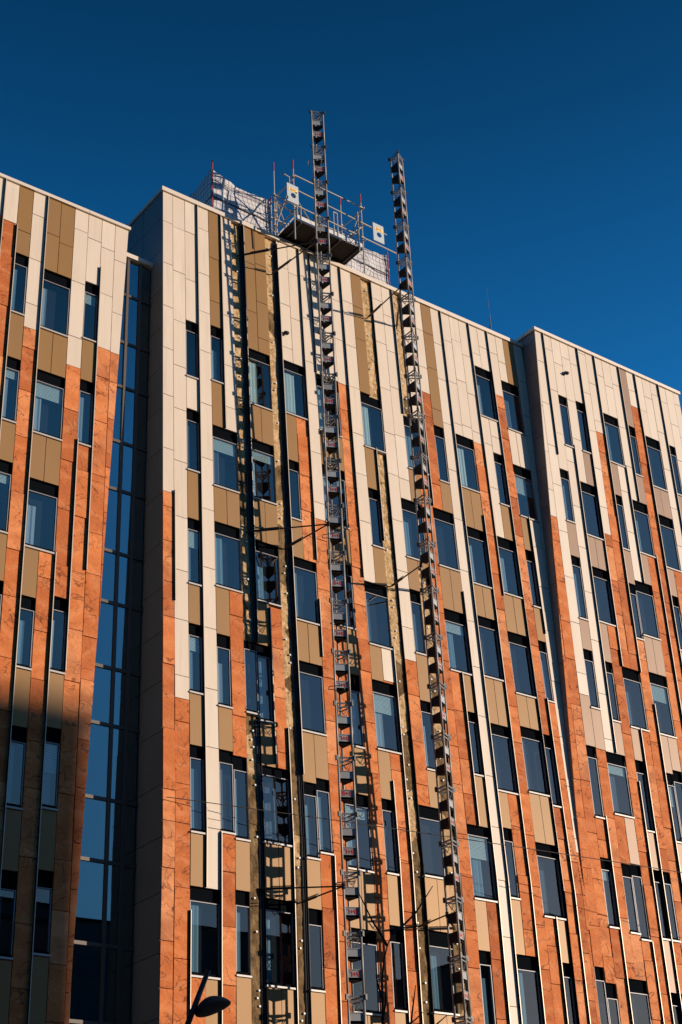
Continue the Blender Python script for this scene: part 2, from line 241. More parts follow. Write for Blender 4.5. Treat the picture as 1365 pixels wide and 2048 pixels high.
# columns: wing, bay, [material at roof, height, material below, ...]
DATA_C = [
 ('B', 0, ['c', -25.21, 'o']), ('B', 1, ['c', -39.23, 'o']), ('B', 2, ['c', -18.17, 't', -55.17, 'o']), ('B', 3, ['c', -50.54, 'o', -55.08, 't']),
 ('B', 4, ['t', -46.98, 'o']), ('B', 5, ['c', -19.57, 't', -30.84, 'o', -42.88, 't']), ('B', 6, ['x']), ('B', 7, ['t']),
 ('B', 8, ['t', -31.39, 'o', -42.32, 't']), ('B', 9, ['x']), ('B', 10, ['c', -11.89, 't']), ('B', 11, ['c', -15.48, 'o', -27.63, 't', -47.03, 'o']),
 ('B', 12, ['c', -23.59, 'o']), ('B', 13, ['c', -12.19, 't', -27.25, 't', -31.58, 'o', -44.08, 't']), ('B', 14, ['c', -11.85, 't', -35.4, 't']), ('B', 15, ['c', -11.14, 'o']),
 ('B', 16, ['c', -27.53, 't']), ('B', 17, ['t', -32.06, 'c', -34.56, 'o']), ('B', 18, ['x', -12.09, 'x']), ('B', 19, ['c', -32.54, 'o', -43.04, 't']),
 ('B', 20, ['c', -19.45, 't']), ('B', 21, ['x', -12.59, 't', -24.97, 'x']), ('B', 22, ['c', -13.08, 'o']), ('B', 23, ['c', -8.85, 'o', -19.36, 't', -32.22, 'o', -44.6, 't']),
 ('B', 24, ['t', -44.42, 'o']), ('B', 25, ['c']), ('B', 26, ['c', -12.36, 't']), ('B', 27, ['c', -12.54, 't', -40.39, 'o']),
 ('B', 28, ['c', -11.84, 'o']), ('B', 29, ['c', -19.94, 't', -48.6, 'o']), ('B', 30, ['c', -12.63, 't']), ('B', 31, ['c', -6.13, 'o']),
 ('B', 32, ['c', -12.6, 't', -32.57, 'o']), ('B', 33, ['t', -5.15, 'c', -43.9, 'o']), ('B', 34, ['c']), ('A', -13, ['c', -9.67, 'o']),
 ('A', -12, ['c', -9.86, 'o']), ('A', -11, ['t']), ('A', -10, ['c', -17.44, 'o']), ('A', -9, ['t']),
 ('A', -8, ['t', -32.13, 'o']), ('A', -7, ['c', -19.11, 'o', -35.1, 't']), ('A', -6, ['c', -12.36, 't', -24.45, 'o']), ('A', -5, ['c', -16.96, 'o']),
 ('A', -4, ['c', -17.02, 'o']), ('A', -3, ['c', -17.03, 'o']), ('A', -2, ['c']), ('C', 33, ['c', -17.04, 'o']),
 ('C', 34, ['c', -17.03, 'o']), ('C', 35, ['c', -31.75, 't', -39.93, 'o']), ('C', 36, ['c', -14.58, 't', -35.78, 'o']), ('C', 37, ['c', -35.88, 'o']),
 ('C', 38, ['c', -12.8, 't', -35.85, 'o', -40.23, 't', -46.66, 'o']), ('C', 39, ['c', -7.11, 't', -24.94, 'o']), ('C', 40, ['c', 0.74, 'c', -16.88, 'o', -32.74, 't']), ('C', 41, ['c', -6.98, 'o']),
 ('C', 42, ['c', -7.48, 't', -24.86, 'o', -31.53, 'o']), ('C', 43, ['c', -21.09, 't']), ('C', 44, ['c', -12.59, 't', -41.15, 'o']), ('C', 45, ['t', -15.62, 'o']),
 ('C', 46, ['c', -2.6, 'o']), ('C', 47, ['c', -7.03, 't']), ('C', 48, ['c', -6.67, 't', -17.88, 'o']), ('C', 49, ['c']),
 ('C', 50, ['c', -6.01, 't']), ('C', 51, ['c']), ('C', 52, ['c'])]
# fins: wing, bay line, top, bottom (None: roof / foot)
DATA_G = [
 ('B', 1, -24.97, -32.85), ('B', 2, -51.68, None), ('B', 3, None, -50.28), ('B', 4, -46.99, None),
 ('B', 5, None, -18.77), ('B', 7, 0.11, -33.96), ('B', 8, -31.53, -42.12), ('B', 9, -39.57, None),
 ('B', 10, -0.31, -42.41), ('B', 12, None, -26.89), ('B', 12, -29.84, -34.06), ('B', 12, -47.19, None),
 ('B', 13, None, -11.03), ('B', 15.9, None, -27.15), ('B', 18, -15.93, -23.65), ('B', 21, None, -11.78),
 ('B', 23, -8.27, -19.23), ('B', 17, -41.56, None), ('B', 18, -31.85, None), ('B', 24, -32.41, -43.39),
 ('B', 26, None, None), ('B', 25, -25.81, None), ('B', 28, -18.5, None), ('B', 29, None, -25.09),
 ('B', 31, None, None), ('B', 31, -24.52, None), ('B', 30, -48.66, None), ('B', 33, -17.19, -27.26),
 ('B', 32, -32.62, None), ('A', -12, None, None), ('A', -11, -9.94, None), ('A', -9, None, None),
 ('A', -7, -32.35, None), ('A', -6, -24.28, -39.54), ('A', -5, -10.68, -32.93), ('C', 36, None, -10.96),
 ('C', 36, -40.85, None), ('C', 38, -9.39, -35.78), ('C', 40, None, -28.47), ('C', 40, -37.59, None),
 ('C', 39, -49.25, None), ('C', 42, None, -28.54), ('C', 43, -30.91, None), ('C', 44, -9.37, -20.33),
 ('C', 41, -33.28, None), ('C', 45, None, -12.51), ('C', 47, None, None), ('C', 50, None, None),
 ('C', 46, -17.27, None)]
CABLE = [(0.113, -0.804, 14.344), (0.825, -0.911, 14.34), (1.537, -1.018, 14.334), (2.25, -1.125, 14.328), (2.962, -1.232, 14.321), (3.675, -1.339, 14.313), (4.388, -1.446, 14.305), (5.1, -1.552, 14.296), (5.812, -1.659, 14.286), (6.525, -1.766, 14.276), (7.237, -1.873, 14.265), (7.95, -1.98, 14.253), (8.662, -2.087, 14.241), (9.375, -2.194, 14.227), (10.087, -2.301, 14.214), (10.8, -2.407, 14.199), (11.512, -2.514, 14.184), (12.225, -2.621, 14.168), (12.938, -2.728, 14.151), (13.65, -2.835, 14.134), (14.362, -2.942, 14.116), (15.075, -3.049, 14.097), (15.787, -3.156, 14.077), (16.5, -3.262, 14.057), (17.213, -3.369, 14.036), (17.925, -3.476, 14.015), (18.637, -3.583, 13.993), (19.35, -3.69, 13.97), (20.062, -3.797, 13.946), (20.775, -3.904, 13.922), (21.488, -4.011, 13.897), (22.2, -4.117, 13.871), (22.912, -4.224, 13.845), (23.625, -4.331, 13.817), (24.337, -4.438, 13.79), (25.05, -4.545, 13.761), (25.762, -4.652, 13.732), (26.475, -4.759, 13.702), (27.188, -4.866, 13.671), (27.9, -4.972, 13.64)]
LAMP = {'elbow': (-7.13, -16.0, -61.54), 'tip': (-5.88, -16.0, -58.66), 'h0': (-6.56, -16.1, -60.52), 'h1': (-4.82, -16.1, -59.97), 'base': (-7.13, -16.0, -77.465)}
TREE = {'fork': (-1.12, -22.0, -62.89), 'branches': [[(-1.23, -22.0, -63.0), (-1.19, -22.0, -61.58), (-1.09, -22.0, -59.79), (-0.95, -22.0, -58.96), (-0.72, -22.0, -58.35), (-0.44, -22.0, -57.81)], [(-0.72, -22.0, -58.35), (-1.04, -22.0, -57.88), (-1.46, -22.0, -57.38), (-1.88, -22.0, -56.66), (-2.22, -22.0, -56.11)], [(-1.11, -22.0, -62.79), (-0.3, -22.0, -61.75), (0.54, -22.0, -61.28), (1.0, -22.0, -60.93)], [(-0.92, -22.0, -62.97), (0.31, -22.0, -61.46), (0.55, -22.0, -60.46), (0.71, -22.0, -59.83)], [(-0.44, -22.0, -57.81), (0.25, -22.0, -57.34), (0.91, -22.0, -56.79), (1.48, -22.0, -56.11), (2.05, -22.0, -55.41)], [(-1.12, -22.0, -60.61), (-1.32, -22.0, -60.06), (-1.42, -22.0, -59.62)], [(-0.64, -22.0, -62.76), (1.61, -22.0, -61.43), (2.35, -22.0, -60.92)], [(-1.18, -22.0, -61.42), (-0.97, -22.0, -60.7), (-0.95, -22.0, -60.09)]], 'base': (-1.12, -22.0, -77.465)}
CASTER = (209.95, 6.88, -200)
# ------------------------------------------------------------------ setting
g = Mesh(); R = 3000 / M; g.quad(W(-R, -R, GROUND), W(R, -R, GROUND), W(R, R, GROUND), W(-R, R, GROUND))
m_ground = mat('asphalt', (.05, .05, .052), .9); k = NT(m_ground); v, _ = coords(k, (1, 1, 1), False); f = tex_noise(k, v, 3., 6); k.l(k.mix(f, (.035, .035, .037), (.065, .064, .062)), k.b.inputs['Base Color'])
tag(g.build('ground', m_ground), kind='structure')
g = Mesh(); g.box((-120, -12, GROUND), (160, 6, GROUND + .28)); m_pave = mat('paving', (.22, .21, .2), .85); tag(g.build('pavement', m_pave), kind='structure')
# ------------------------------------------------------------------ the three wings
EPS, YF = 0.03365, 1.576; ZF = -YF / EPS; YA = -1.942; OFFA = -.492; ZB = -61.
ROOF = {'A': -6.66, 'B': .08, 'C': .97}; CAP = {'A': -6.4, 'B': .45, 'C': 1.3}
def lerp(a, b, t): return a + (b - a) * t
def edge_a(z): return lerp(-3.5, -5.2, max(0, min(1, (z + 6.6) / -49)))
def corner_c(z): return lerp(35.18, 33.1, max(0, min(1, (z - .96) / -44.5)))
def inner_b(z): return lerp(35.15, 33.1, max(0, min(1, z / ZF)))
def yplane(b, z): return YA if b == 'A' else -YF if b == 'C' else max(EPS * z, -YF) if z < 0 else EPS * z
def P(b, u, d, z): return W(u, yplane(b, z) - d, z)        # u along, d outwards from the cladding face
def limits(b, z):
    return {'A': (-40., edge_a(z)), 'B': (.2, inner_b(z)), 'C': (corner_c(z), 52.75)}[b]
def slab(me, b, u0, u1, d0, d1, z0, z1, pv=0., mi=0, clip=True):
    lo0, hi0 = limits(b, z0) if clip else (-99, 99); lo1, hi1 = limits(b, z1) if clip else (-99, 99)
    a0, b0, a1, b1 = max(u0, lo0), min(u1, hi0), max(u0, lo1), min(u1, hi1)
    if b0 - a0 < .01 and b1 - a1 < .01: return
    b0 = max(b0, a0 + .004); b1 = max(b1, a1 + .004)
    me.hexa([P(b, a0, d1, z0), P(b, b0, d1, z0), P(b, b1, d1, z1), P(b, a1, d1, z1), P(b, a0, d0, z0), P(b, b0, d0, z0), P(b, b1, d0, z1), P(b, a1, d0, z1)], pv, mi)
wings = {
 'A': thing('building_wing', 'lower wing at the left edge, its stone foot in a soft building shadow', 'building', (-15, 6, GROUND)),
 'B': thing('building_wing', 'tallest-looking middle wing with stripped channels, behind the two lattice masts', 'building', (17, 8, GROUND)),
 'C': thing('building_wing', 'right hand wing stepping forward beside the thin roof rod, no masts before it', 'building', (44, 8, GROUND))}
MATS = {'c': ('pale_cladding', m_cream), 'o': ('sandstone_cladding', m_stone), 't': ('bronze_cladding', m_bronze)}
rnd = random.Random(3)
SPACE = {'c': (3.4, 4.4), 'o': (2.3, 4.1), 't': (9., 9.9)}
for b in 'ABC':
    wing = wings[b]; off = OFFA if b == 'A' else 0.
    bm = {q: Mesh() for q in MATS}
    wins = [w for w in DATA_W if w[0] == b]
    strips = []
    def left(n): return 32.82 if b == 'B' and n == 33 else n          # the tapering end strip is a little wider than a bay
    wins = [(q[0], q[1], .82 if b == 'B' and q[1] == 32 and q[2] == 1 else q[2], *q[3:]) for q in wins]
    for bb, n, seq in DATA_C:
        if bb != b: continue
        free = [(ROOF[b], ZB)]
        for _, wn, ww, zk, zg, zb in wins:
            if wn <= n < wn + ww or (ww == .82 and n == wn):
                nf = []
                for t, l in free:
                    if zk >= t and zb - .27 <= l: continue
                    if zk <= l or zb - .27 >= t: nf.append((t, l)); continue
                    if t > zk: nf.append((t, zk))
                    if zb - .27 > l: nf.append((zb - .27, l))
                free = nf
        cuts = [(ROOF[b] + 1, seq[0])] + [(seq[i], seq[i + 1]) for i in range(1, len(seq), 2)]
        ph = rnd.random()
        for t, l in free:
            for j, (zt, m) in enumerate(cuts):
                zl = cuts[j + 1][0] if j + 1 < len(cuts) else -999
                a, e = min(t, zt), max(l, zl)
                if a - e < .12: continue
                if m == 'x': strips.append((n, a, e)); continue
                z = a; lo, hi = SPACE[m]
                first = True
                while z - e > .02:
                    st = rnd.uniform(lo, hi) * (rnd.uniform(.35, 1.) if first else 1.); first = False
                    if m == 't' and z > -12 and b != 'C': st = rnd.uniform(2.8, 4.6)
                    z2 = z - st
                    if z2 - e < .9: z2 = e
                    if z > ZF > z2 and b == 'B' and ZF - e > .3 and z - ZF > .3: z2 = ZF
                    slab(bm[m], b, left(n) + off + .02, left(n + 1) + off - .02, -.14, rnd.uniform(-.008, .008) if m != 'o' else rnd.uniform(-.03, .03), z2 + .022, z - .022, rnd.random())
                    z = z2
    for q, me in bm.items(): me.build(MATS[q][0], m_sheenbronze if (q == 't' and b == 'C') else MATS[q][1], wing)
    # dark backing behind the ventilated cladding, with the body of the wing
    bk = Mesh()
    z = ROOF[b]; zs = [z] + [q for q in ((ZF,) if b != 'A' else ())] + [ZB]
    L0 = -40. if b == 'A' else .2 if b == 'B' else 33.
    for z1, z0 in zip(zs, zs[1:]): slab(bk, b, L0, 60., -.75, -.62, z0, z1)
    bk.build('backing_wall', m_back, wing)
    body = Mesh(); xa, xb = {'A': (-40, -5.4), 'B': (.6, 33.6), 'C': (36., 52.3)}[b]
    y0 = {'A': -1., 'B': .9, 'C': 1.}[b]
    body.box((xa, y0, GROUND), (xb, 26, ROOF[b] - .3)); body.build('body', m_back, wing)
    base = Mesh(); base.box(({'A': -40, 'B': .2, 'C': 33.12}[b], -1.5 if b != 'A' else YA, GROUND), ({'A': -5.2, 'B': 33.08, 'C': 52.7}[b], .3, ZB - .02)); base.build('ground_storey', m_rail, wing)
    # coping
    x0, x1 = {'A': (-40., -3.38), 'B': (.06, 35.12), 'C': (35.02, 52.92)}[b]; yr = yplane(b, ROOF[b])
    xa_ = x0
    while xa_ < x1 - .1:
        xe = min(xa_ + 6.7, x1); xe = x1 if x1 - xe < 2 else xe; c1_ = Mesh(); o_ = rnd.uniform(-.012, .012)
        c1_.box((xa_, yr - .14 + o_, ROOF[b] + .02), (xe - .022, yr + 1.1, CAP[b] + o_)); c1_.build('roof_coping', m_cap, wing); xa_ = xe
    for xs_, l_ in {'A': ((-4.2, 8),), 'B': ((.06, 14),), 'C': ((35.02, 8), (52.1, 20))}[b]: cp = Mesh(); cp.box((xs_, yr + 1.12, ROOF[b] + .02), (xs_ + .82, yr + l_, CAP[b])); cp.build('roof_coping', m_cap, wing)
    # return walls at the slanting ends
    rt = Mesh()
    def ret(ufun, side, y1, cols, ztop, pvseed):
        rr = random.Random(pvseed)
        for ci in range(cols):
            z = ztop - (rr.uniform(.5, 2.5)); prev = ztop
            while prev > ZB:
                z = max(z, ZB)
                P4 = []
                for zz in (prev - .02, z + .02):
                    ya, yb = yplane(b, zz), y1
                    ya += .06
                    for t in (ci / cols, (ci + 1) / cols): P4.append((ufun(zz), lerp(ya, yb, t) + (.02 if t == ci / cols else -.02), zz))
                (a, c, e, d2) = P4
                o1 = .12 * side
                rt.hexa([W(*a), W(*c), W(*d2), W(*e), W(a[0] + o1, a[1], a[2]), W(c[0] + o1, c[1], c[2]), W(d2[0] + o1, d2[1], d2[2]), W(e[0] + o1, e[1], e[2])], rr.random())
                prev = z; z -= rr.uniform(2.9, 3.6)
    if b == 'A': ret(lambda z: edge_a(z) + .02, -1, 1.35, 1, ROOF['A'], 1)
    if b == 'B': ret(lambda z: .17, 1, 8., 3, ROOF['B'], 2)
    if b == 'C': ret(lambda z: corner_c(z) - .02, 1, .3, 1, ROOF['C'], 3); ret(lambda z: 52.75, -1, 12., 3, ROOF['C'], 4)
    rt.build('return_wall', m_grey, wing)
    # shade fins
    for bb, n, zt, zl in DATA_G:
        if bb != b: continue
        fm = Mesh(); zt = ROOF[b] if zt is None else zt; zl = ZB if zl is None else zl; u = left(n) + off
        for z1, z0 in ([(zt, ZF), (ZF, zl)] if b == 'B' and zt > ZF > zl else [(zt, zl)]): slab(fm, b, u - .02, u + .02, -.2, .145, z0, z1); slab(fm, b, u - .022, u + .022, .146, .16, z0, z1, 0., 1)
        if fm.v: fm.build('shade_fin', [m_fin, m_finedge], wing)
    # windows
    for bb, n, w, zk, zg, zb in wins:
        u0, u1 = n + off + .03, n + w + off - .03
        fr = Mesh(); ft = .05
        for a0, a1, c0, c1 in ((u0, u0 + ft, zb, zg), (u1 - ft, u1, zb, zg), (u0 + ft, u1 - ft, zg - ft, zg), ): slab(fr, b, a0, a1, -.2, -.05, c0, c1)
        if not fr.v: continue
        fo = fr.build('window', m_winframe, wing)
        h = Mesh(); slab(h, b, u0, u1, -.3, -.2, zg + .004, zk - .02); h.build('head_panel', m_black, fo)
        h = Mesh(); slab(h, b, u0, u1, -.2, -.08, zb - .15, zb + .05); h.build('bottom_rail', m_black, fo)
        s_ = Mesh(); slab(s_, b, u0 - .05, u1 + .02, -.2, .10, zb - .26, zb - .155); s_.build('sill', m_alu, fo)
        p = Mesh(); zt_, zl_ = zg - ft, zb + .052; p.quad(P(b, u0 + ft, -.12, zl_), P(b, u1 - ft, -.12, zl_), P(b, u1 - ft, -.12, zt_), P(b, u0 + ft, -.12, zt_)); p.build('pane', m_glass, fo)
        top = -12.7 < zg < -10 and w == 2 and b != 'C'
        q = rnd.random(); cu = Mesh(); wd_ = u1 - u0
        if top: c0_, c1_, mm = u0 + .08, u0 + .2 + wd_ * rnd.uniform(.25, .6), m_green
        elif q < .75: c0_, c1_, mm = u0 + .06, u0 + .2 + wd_ * rnd.choice((.16, .22, .28, .34, .5)), rnd.choice((m_curtain, m_curtain, m_curtain2, m_curtain2, m_curtain3))
        else: c0_, c1_, mm = u0 + .06, u0 + .02, m_curtain
        if not top and rnd.random() < .22:
            bl = Mesh(); hb_ = rnd.uniform(.4, 1.7); nb = int(hb_ / .09)
            for i in range(nb): z_ = zg - .08 - i * .09; bl.quad(P(b, u0 + .07, -.20, z_ - .075), P(b, u1 - .07, -.20, z_ - .075), P(b, u1 - .07, -.22, z_), P(b, u0 + .07, -.22, z_))
            bl.build('blind', m_green, fo)
        if c1_ > c0_ + .1:
            nseg = max(3, int((c1_ - c0_) / .09)); zc0, zc1 = zb + .1, zg - .1 - (rnd.uniform(0, .9) if not top else 0)
            for i in range(nseg):
                ua, ub = lerp(c0_, c1_, i / nseg), lerp(c0_, c1_, (i + 1) / nseg); da, db = (-.34 + .014 * math.sin(q_ * 5.3) + .02 * math.sin(q_ * 2.1 + n) for q_ in (i + n * 3, i + 1 + n * 3))
                cu.quad(P(b, ua, da, zc0), P(b, ub, db, zc0), P(b, ub, db, zc1), P(b, ua, da, zc1))
            cu.build('curtain', mm, fo)
    # stripped channels: ragged insulation, cheeks, pipes and fixings
    for n, t, l in strips:
        im_ = Mesh(); cols_, rows = 6, max(4, int((t - l) / .22)); grid = []
        for r in range(rows + 1):
            z = lerp(t, l, r / rows); row = []
            for c_ in range(cols_ + 1):
                u = n + .04 + .92 * c_ / cols_; nz = noise.noise(Vector((u * 2.2, z * 1.1, n * 7.3))) * .05 + noise.noise(Vector((u * 6, z * 5, n))) * .03
                row.append(P(b, u, -.20 + nz, z))
            grid.append(row)
        i0 = len(im_.v)
        for row in grid: im_.v += row
        for r in range(rows):
            for c_ in range(cols_):
                a = i0 + r * (cols_ + 1) + c_
                im_.face((a + cols_ + 1, a + cols_ + 2, a + 1, a), 0., 0)
        ins = im_.build('insulation_strip', m_ins, wing, True)
        ck = Mesh()
        for z1, z0 in ([(t, ZF), (ZF, l)] if t > ZF > l else [(t, l)]):
            slab(ck, b, n - .06, n - .01, -.62, -.03, z0, z1); slab(ck, b, n + 1.01, n + 1.06, -.62, -.03, z0, z1)
        ck.build('channel_cheek', m_rail, wing)
        z = t - 1
        while z > l + .5:
            fx = Mesh(); u = n + rnd.uniform(.30, .62); a = P(b, u, -.24, z); e = P(b, u, -.10, z); fx.tube(a, e, .028, 8); fx.tube(e, P(b, u, -.09, z), .026, 8)
            fx.build('fixing', m_white, ins); z -= rnd.choice((.5, .9, 1.6, 2.8, 3.6)) * rnd.uniform(.8, 1.3)
        if n in (6, 9) and t - l > 10:
            pp = Mesh(); zz = [t - .2] + ([ZF] if t > ZF > l else []) + [l + .02]
            pp.path([P(b, n + .80, -.2, z) for z in zz], .035, 8); pp.path([P(b, n + .93, -.12, z) for z in zz], .018, 6); pp.build('service_pipe', m_pipe, wing)
    # little dark fitting on the upper cladding
    if b in 'BC':
        u, z = (10.38, -8.56) if b == 'B' else (38.15, -2.25); sc = Mesh()
        yy = yplane(b, z); sc.box((u - .12, yy - .22, z - .06), (u + .12, yy - .01, z + .1)); ring = []
        for a_ in range(5):
            t0, t1 = a_ / 5 * math.pi / 2, (a_ + 1) / 5 * math.pi / 2
            sc.tube((u, yy - .25, z - .06 - .2 * math.sin(t0)), (u, yy - .25, z - .06 - .2 * math.sin(t1)), .2 * M * math.cos(t0), 12, 0, .2 * M * math.cos(t1) + .001)
        sc.build('security_camera', m_dark, wing)
# ------------------------------------------------------------------ glazed link between the left and middle wings
link = thing('glazed_link', 'narrow recessed glass strip in the dark slot left of the middle wing', 'glass link', (-2, 2, GROUND))
YL = 1.3; X0, X1 = -5.6, .14; TR = [-9.3, -13.3, -16.9, -21.2, -24.8, -29.3, -32.8, -37.1, -40.7, -45.2, -48.8, -53.4, -57.5]; MU = [-3.7, -1.72, -.75]
fr = Mesh(); fr.box((X0, YL - .3, -6.15), (X1, YL + 2.5, -5.8)); fr.build('cap', m_cap, link)
m_link = mat('bronze_frame', (.10, .075, .06), .5, .2); fr = Mesh()
for x in MU: fr.box((x - .09, YL - .14, GROUND), (x + .09, YL + .1, -6.16))
for z in TR:
    xs = [X0] + [q for x in MU for q in (x - .092, x + .092)] + [X1]
    for a, e in zip(xs[::2], xs[1::2]): fr.box((a, YL - .10, z - .1), (e, YL + .08, z + .1))
fr.build('frame', m_link, link)
zs = [-6.2] + TR + [GROUND + .3]; xs = [X0] + MU + [X1]
for z1, z0 in zip(zs, zs[1:]):
    p = Mesh()
    for a, e in zip(xs, xs[1:]): p.box((a + .1, YL - .02, z0 + .11), (e - .1, YL + .02, z1 - .11))
    p.build('pane', m_linkglass, link)
bl = Mesh()
for i in range(22): z = -21.6 - i * .1; bl.box((-1.58, YL + .12, z - .03), (-.2, YL + .16, z + .03))
bl.build('blind', m_curtain, link)
bk = Mesh(); bk.box((X0, YL + 1.6, GROUND), (X1, YL + 1.8, -6.2)); bk.build('back_wall', m_room, link)
# ------------------------------------------------------------------ hoist masts
txt = letters('B+L', .17, m_red)
def hoist_mast(tri, face, label, ties, flip, top, guides=()):
    """tri: three chord plan positions; face: the pair of chords whose side carries the lettered plates"""
    cx = sum(p[0] for p in tri) / 3; cy = sum(p[1] for p in tri) / 3
    t = thing('hoist_mast', label, 'mast', (cx, cy, GROUND), 'triangular hoist masts in front of the facade'); per = 3.46
    for i, (x, y) in enumerate(tri):
        me = Mesh(); z = top
        while z > GROUND:
            me.tube((x, y, max(GROUND, z - per + .04)), (x, y, z - .02), .030, 12); me.tube((x, y, max(GROUND, z - per - .1)), (x, y, z - per + .1), .036, 12); z -= per
        me.build('chord', m_chord, t, True)
    fa, fb = tri[face[0]], tri[face[1]]; other = [q for j, q in enumerate(tri) if j not in face][0]
    xd = Vector((fb[0] - fa[0], fb[1] - fa[1], 0)).normalized(); nrm = Vector((xd.y, -xd.x, 0))
    if nrm.x * (other[0] - fa[0]) + nrm.y * (other[1] - fa[1]) > 0: nrm = -nrm
    def flange(me, p, q_, z0, z1, inset=.07, th=.03, mi=0):
        d = Vector((q_[0] - p[0], q_[1] - p[1], 0)); ln = d.length; d.normalize(); n_ = Vector((d.y, -d.x, 0)) * th / 2
        a = Vector((p[0], p[1], 0)) + d * inset; e = Vector((q_[0], q_[1], 0)) - d * inset
        me.prism([(a.x - n_.x, a.y - n_.y), (e.x - n_.x, e.y - n_.y), (e.x + n_.x, e.y + n_.y), (a.x + n_.x, a.y + n_.y)], z0, z1, mi)
    ins = [(lerp(x, cx, .10), lerp(y, cy, .10)) for x, y in tri]
    zj = top - .05; sec = 0
    while zj > GROUND + 3.6:
        jm = Mesh()                                  # joint: ring of thin bars, cleats and knee braces
        for i in range(3):
            p, q_ = tri[i], tri[(i + 1) % 3]; flange(jm, p, q_, zj - .07, zj + .03, .05, .05); flange(jm, p, q_, zj - .30, zj - .22, .05, .04)
            dx, dy = (p[0] - cx) * .22, (p[1] - cy) * .22
            jm.box((p[0] + dx - .06, p[1] + dy - .06, zj - .2), (p[0] + dx + .06, p[1] + dy + .06, zj + .1), 0., 1)
            mid = ((p[0] + q_[0]) / 2, (p[1] + q_[1]) / 2); jm.tube((p[0], p[1], zj - .1), (mid[0], mid[1], zj - .75), .009, 6); jm.tube((q_[0], q_[1], zj - .1), (mid[0], mid[1], zj - .75), .009, 6)
        jm.build('joint_frame', [m_steel, m_dark], t)
        for j, dz in enumerate((1.12, 2.27)):
            z = zj - dz; fm = Mesh(); fm.prism([(lerp(x, cx, .03), lerp(y, cy, .03)) for x, y in tri], z - .36, z - .33, 1)
            for i in range(3): flange(fm, ins[i], ins[(i + 1) % 3], (z - .185) if {i, (i + 1) % 3} == set(face) else z - .325, z + .22, .03, .03, 0 if {i, (i + 1) % 3} == set(face) else 1)
            p, q_ = ins[face[0]], ins[face[1]]; flange(fm, (lerp(p[0], cx, -.05), lerp(p[1], cy, -.05)), (lerp(q_[0], cx, -.05), lerp(q_[1], cy, -.05)), z + .225, z + .26, .03, .09)
            fo = fm.build('cross_frame', [m_plate, m_under], t)
            if j == 1:
                fi = [(lerp(p[0], cx, .10), lerp(p[1], cy, .10)) for p in (fa, fb)]; mx_ = ((fi[0][0] + fi[1][0]) / 2, (fi[0][1] + fi[1][1]) / 2)
                pos = W(mx_[0] + nrm.x * .022, mx_[1] + nrm.y * .022, z + .02); up = -1 if (sec + flip) % 4 != 3 else 1
                x3 = xd if xd.cross(Vector((0, 0, 1))).dot(nrm) > 0 else -xd
                place_letters(txt, pos, x3 * up, Vector((0, 0, up)), fo)
        zj -= per; sec += 1
    for z in guides:                                 # bent rod cable guides on the front face
        a = Vector((tri[face[0]][0], tri[face[0]][1], 0)); q3 = [a + xd * .55 + nrm * .05, a + xd * .5 + nrm * .75, a - xd * .45 + nrm * .35, a - xd * .4 - nrm * .1, a + xd * .02 - nrm * .02]
        gm = Mesh(); gm.path([W(p.x, p.y, z) for p in q3], .013, 6); gm.build('cable_guide', m_chord, t)
    for z, anchors in ties:
        for (ax, frm, dz) in anchors:
            a = P('B', ax, -.35, z + dz); e = W(frm[0], frm[1], z); me = Mesh(); me.tube(a, e, .022, 8); me.tube(e + Vector((0, 0, -.08)), e + Vector((0, 0, .08)), .045, 8); me.box((ax - .12, yplane('B', z) + .25, z + dz - .16), (ax + .12, yplane('B', z) + .42, z + dz + .16))
            tr = me.build('tie_rod', m_dark, t); sl_ = Mesh(); p0, p1 = a.lerp(e, .10), a.lerp(e, .42); sl_.tube(p0, p1, .036, 8); o_ = Vector((0, 0, .055)); sl_.tube(a.lerp(e, .2) + o_, a.lerp(e, .46) + o_, .014, 6); sl_.build('sleeve', m_dark, tr)
    return t
L, Rr = (10.32, -4.62), (11.14, -4.99); ap = ((L[0] + Rr[0]) / 2 + .78 * .41, (L[1] + Rr[1]) / 2 + .78 * .91)
mast_ties = [(-3.05, -3.2), (-26.4, -26.5), (-50., -50.1)]
hoist_mast([L, Rr, ap], (0, 1), 'taller looking left lattice mast of two, passing the landing platform', [(a, [(6.4, L, .15), (9.5, L, -.3)]) for a, _ in mast_ties], 0, 9.7, (4.3, -27.4, -37.9, -49.9))
L2, M2, R2 = (18.2, -4.36), (18.22, -5.24), (19.0, -4.82)
hoist_mast([M2, R2, L2], (0, 1), 'right lattice mast of two, standing alone above the roof edge', [(z, [(18.45, L2, 0.), (21.5, L2, .2)]) for z in (-3.65, -27.1, -50.6)], 2, 9.2)
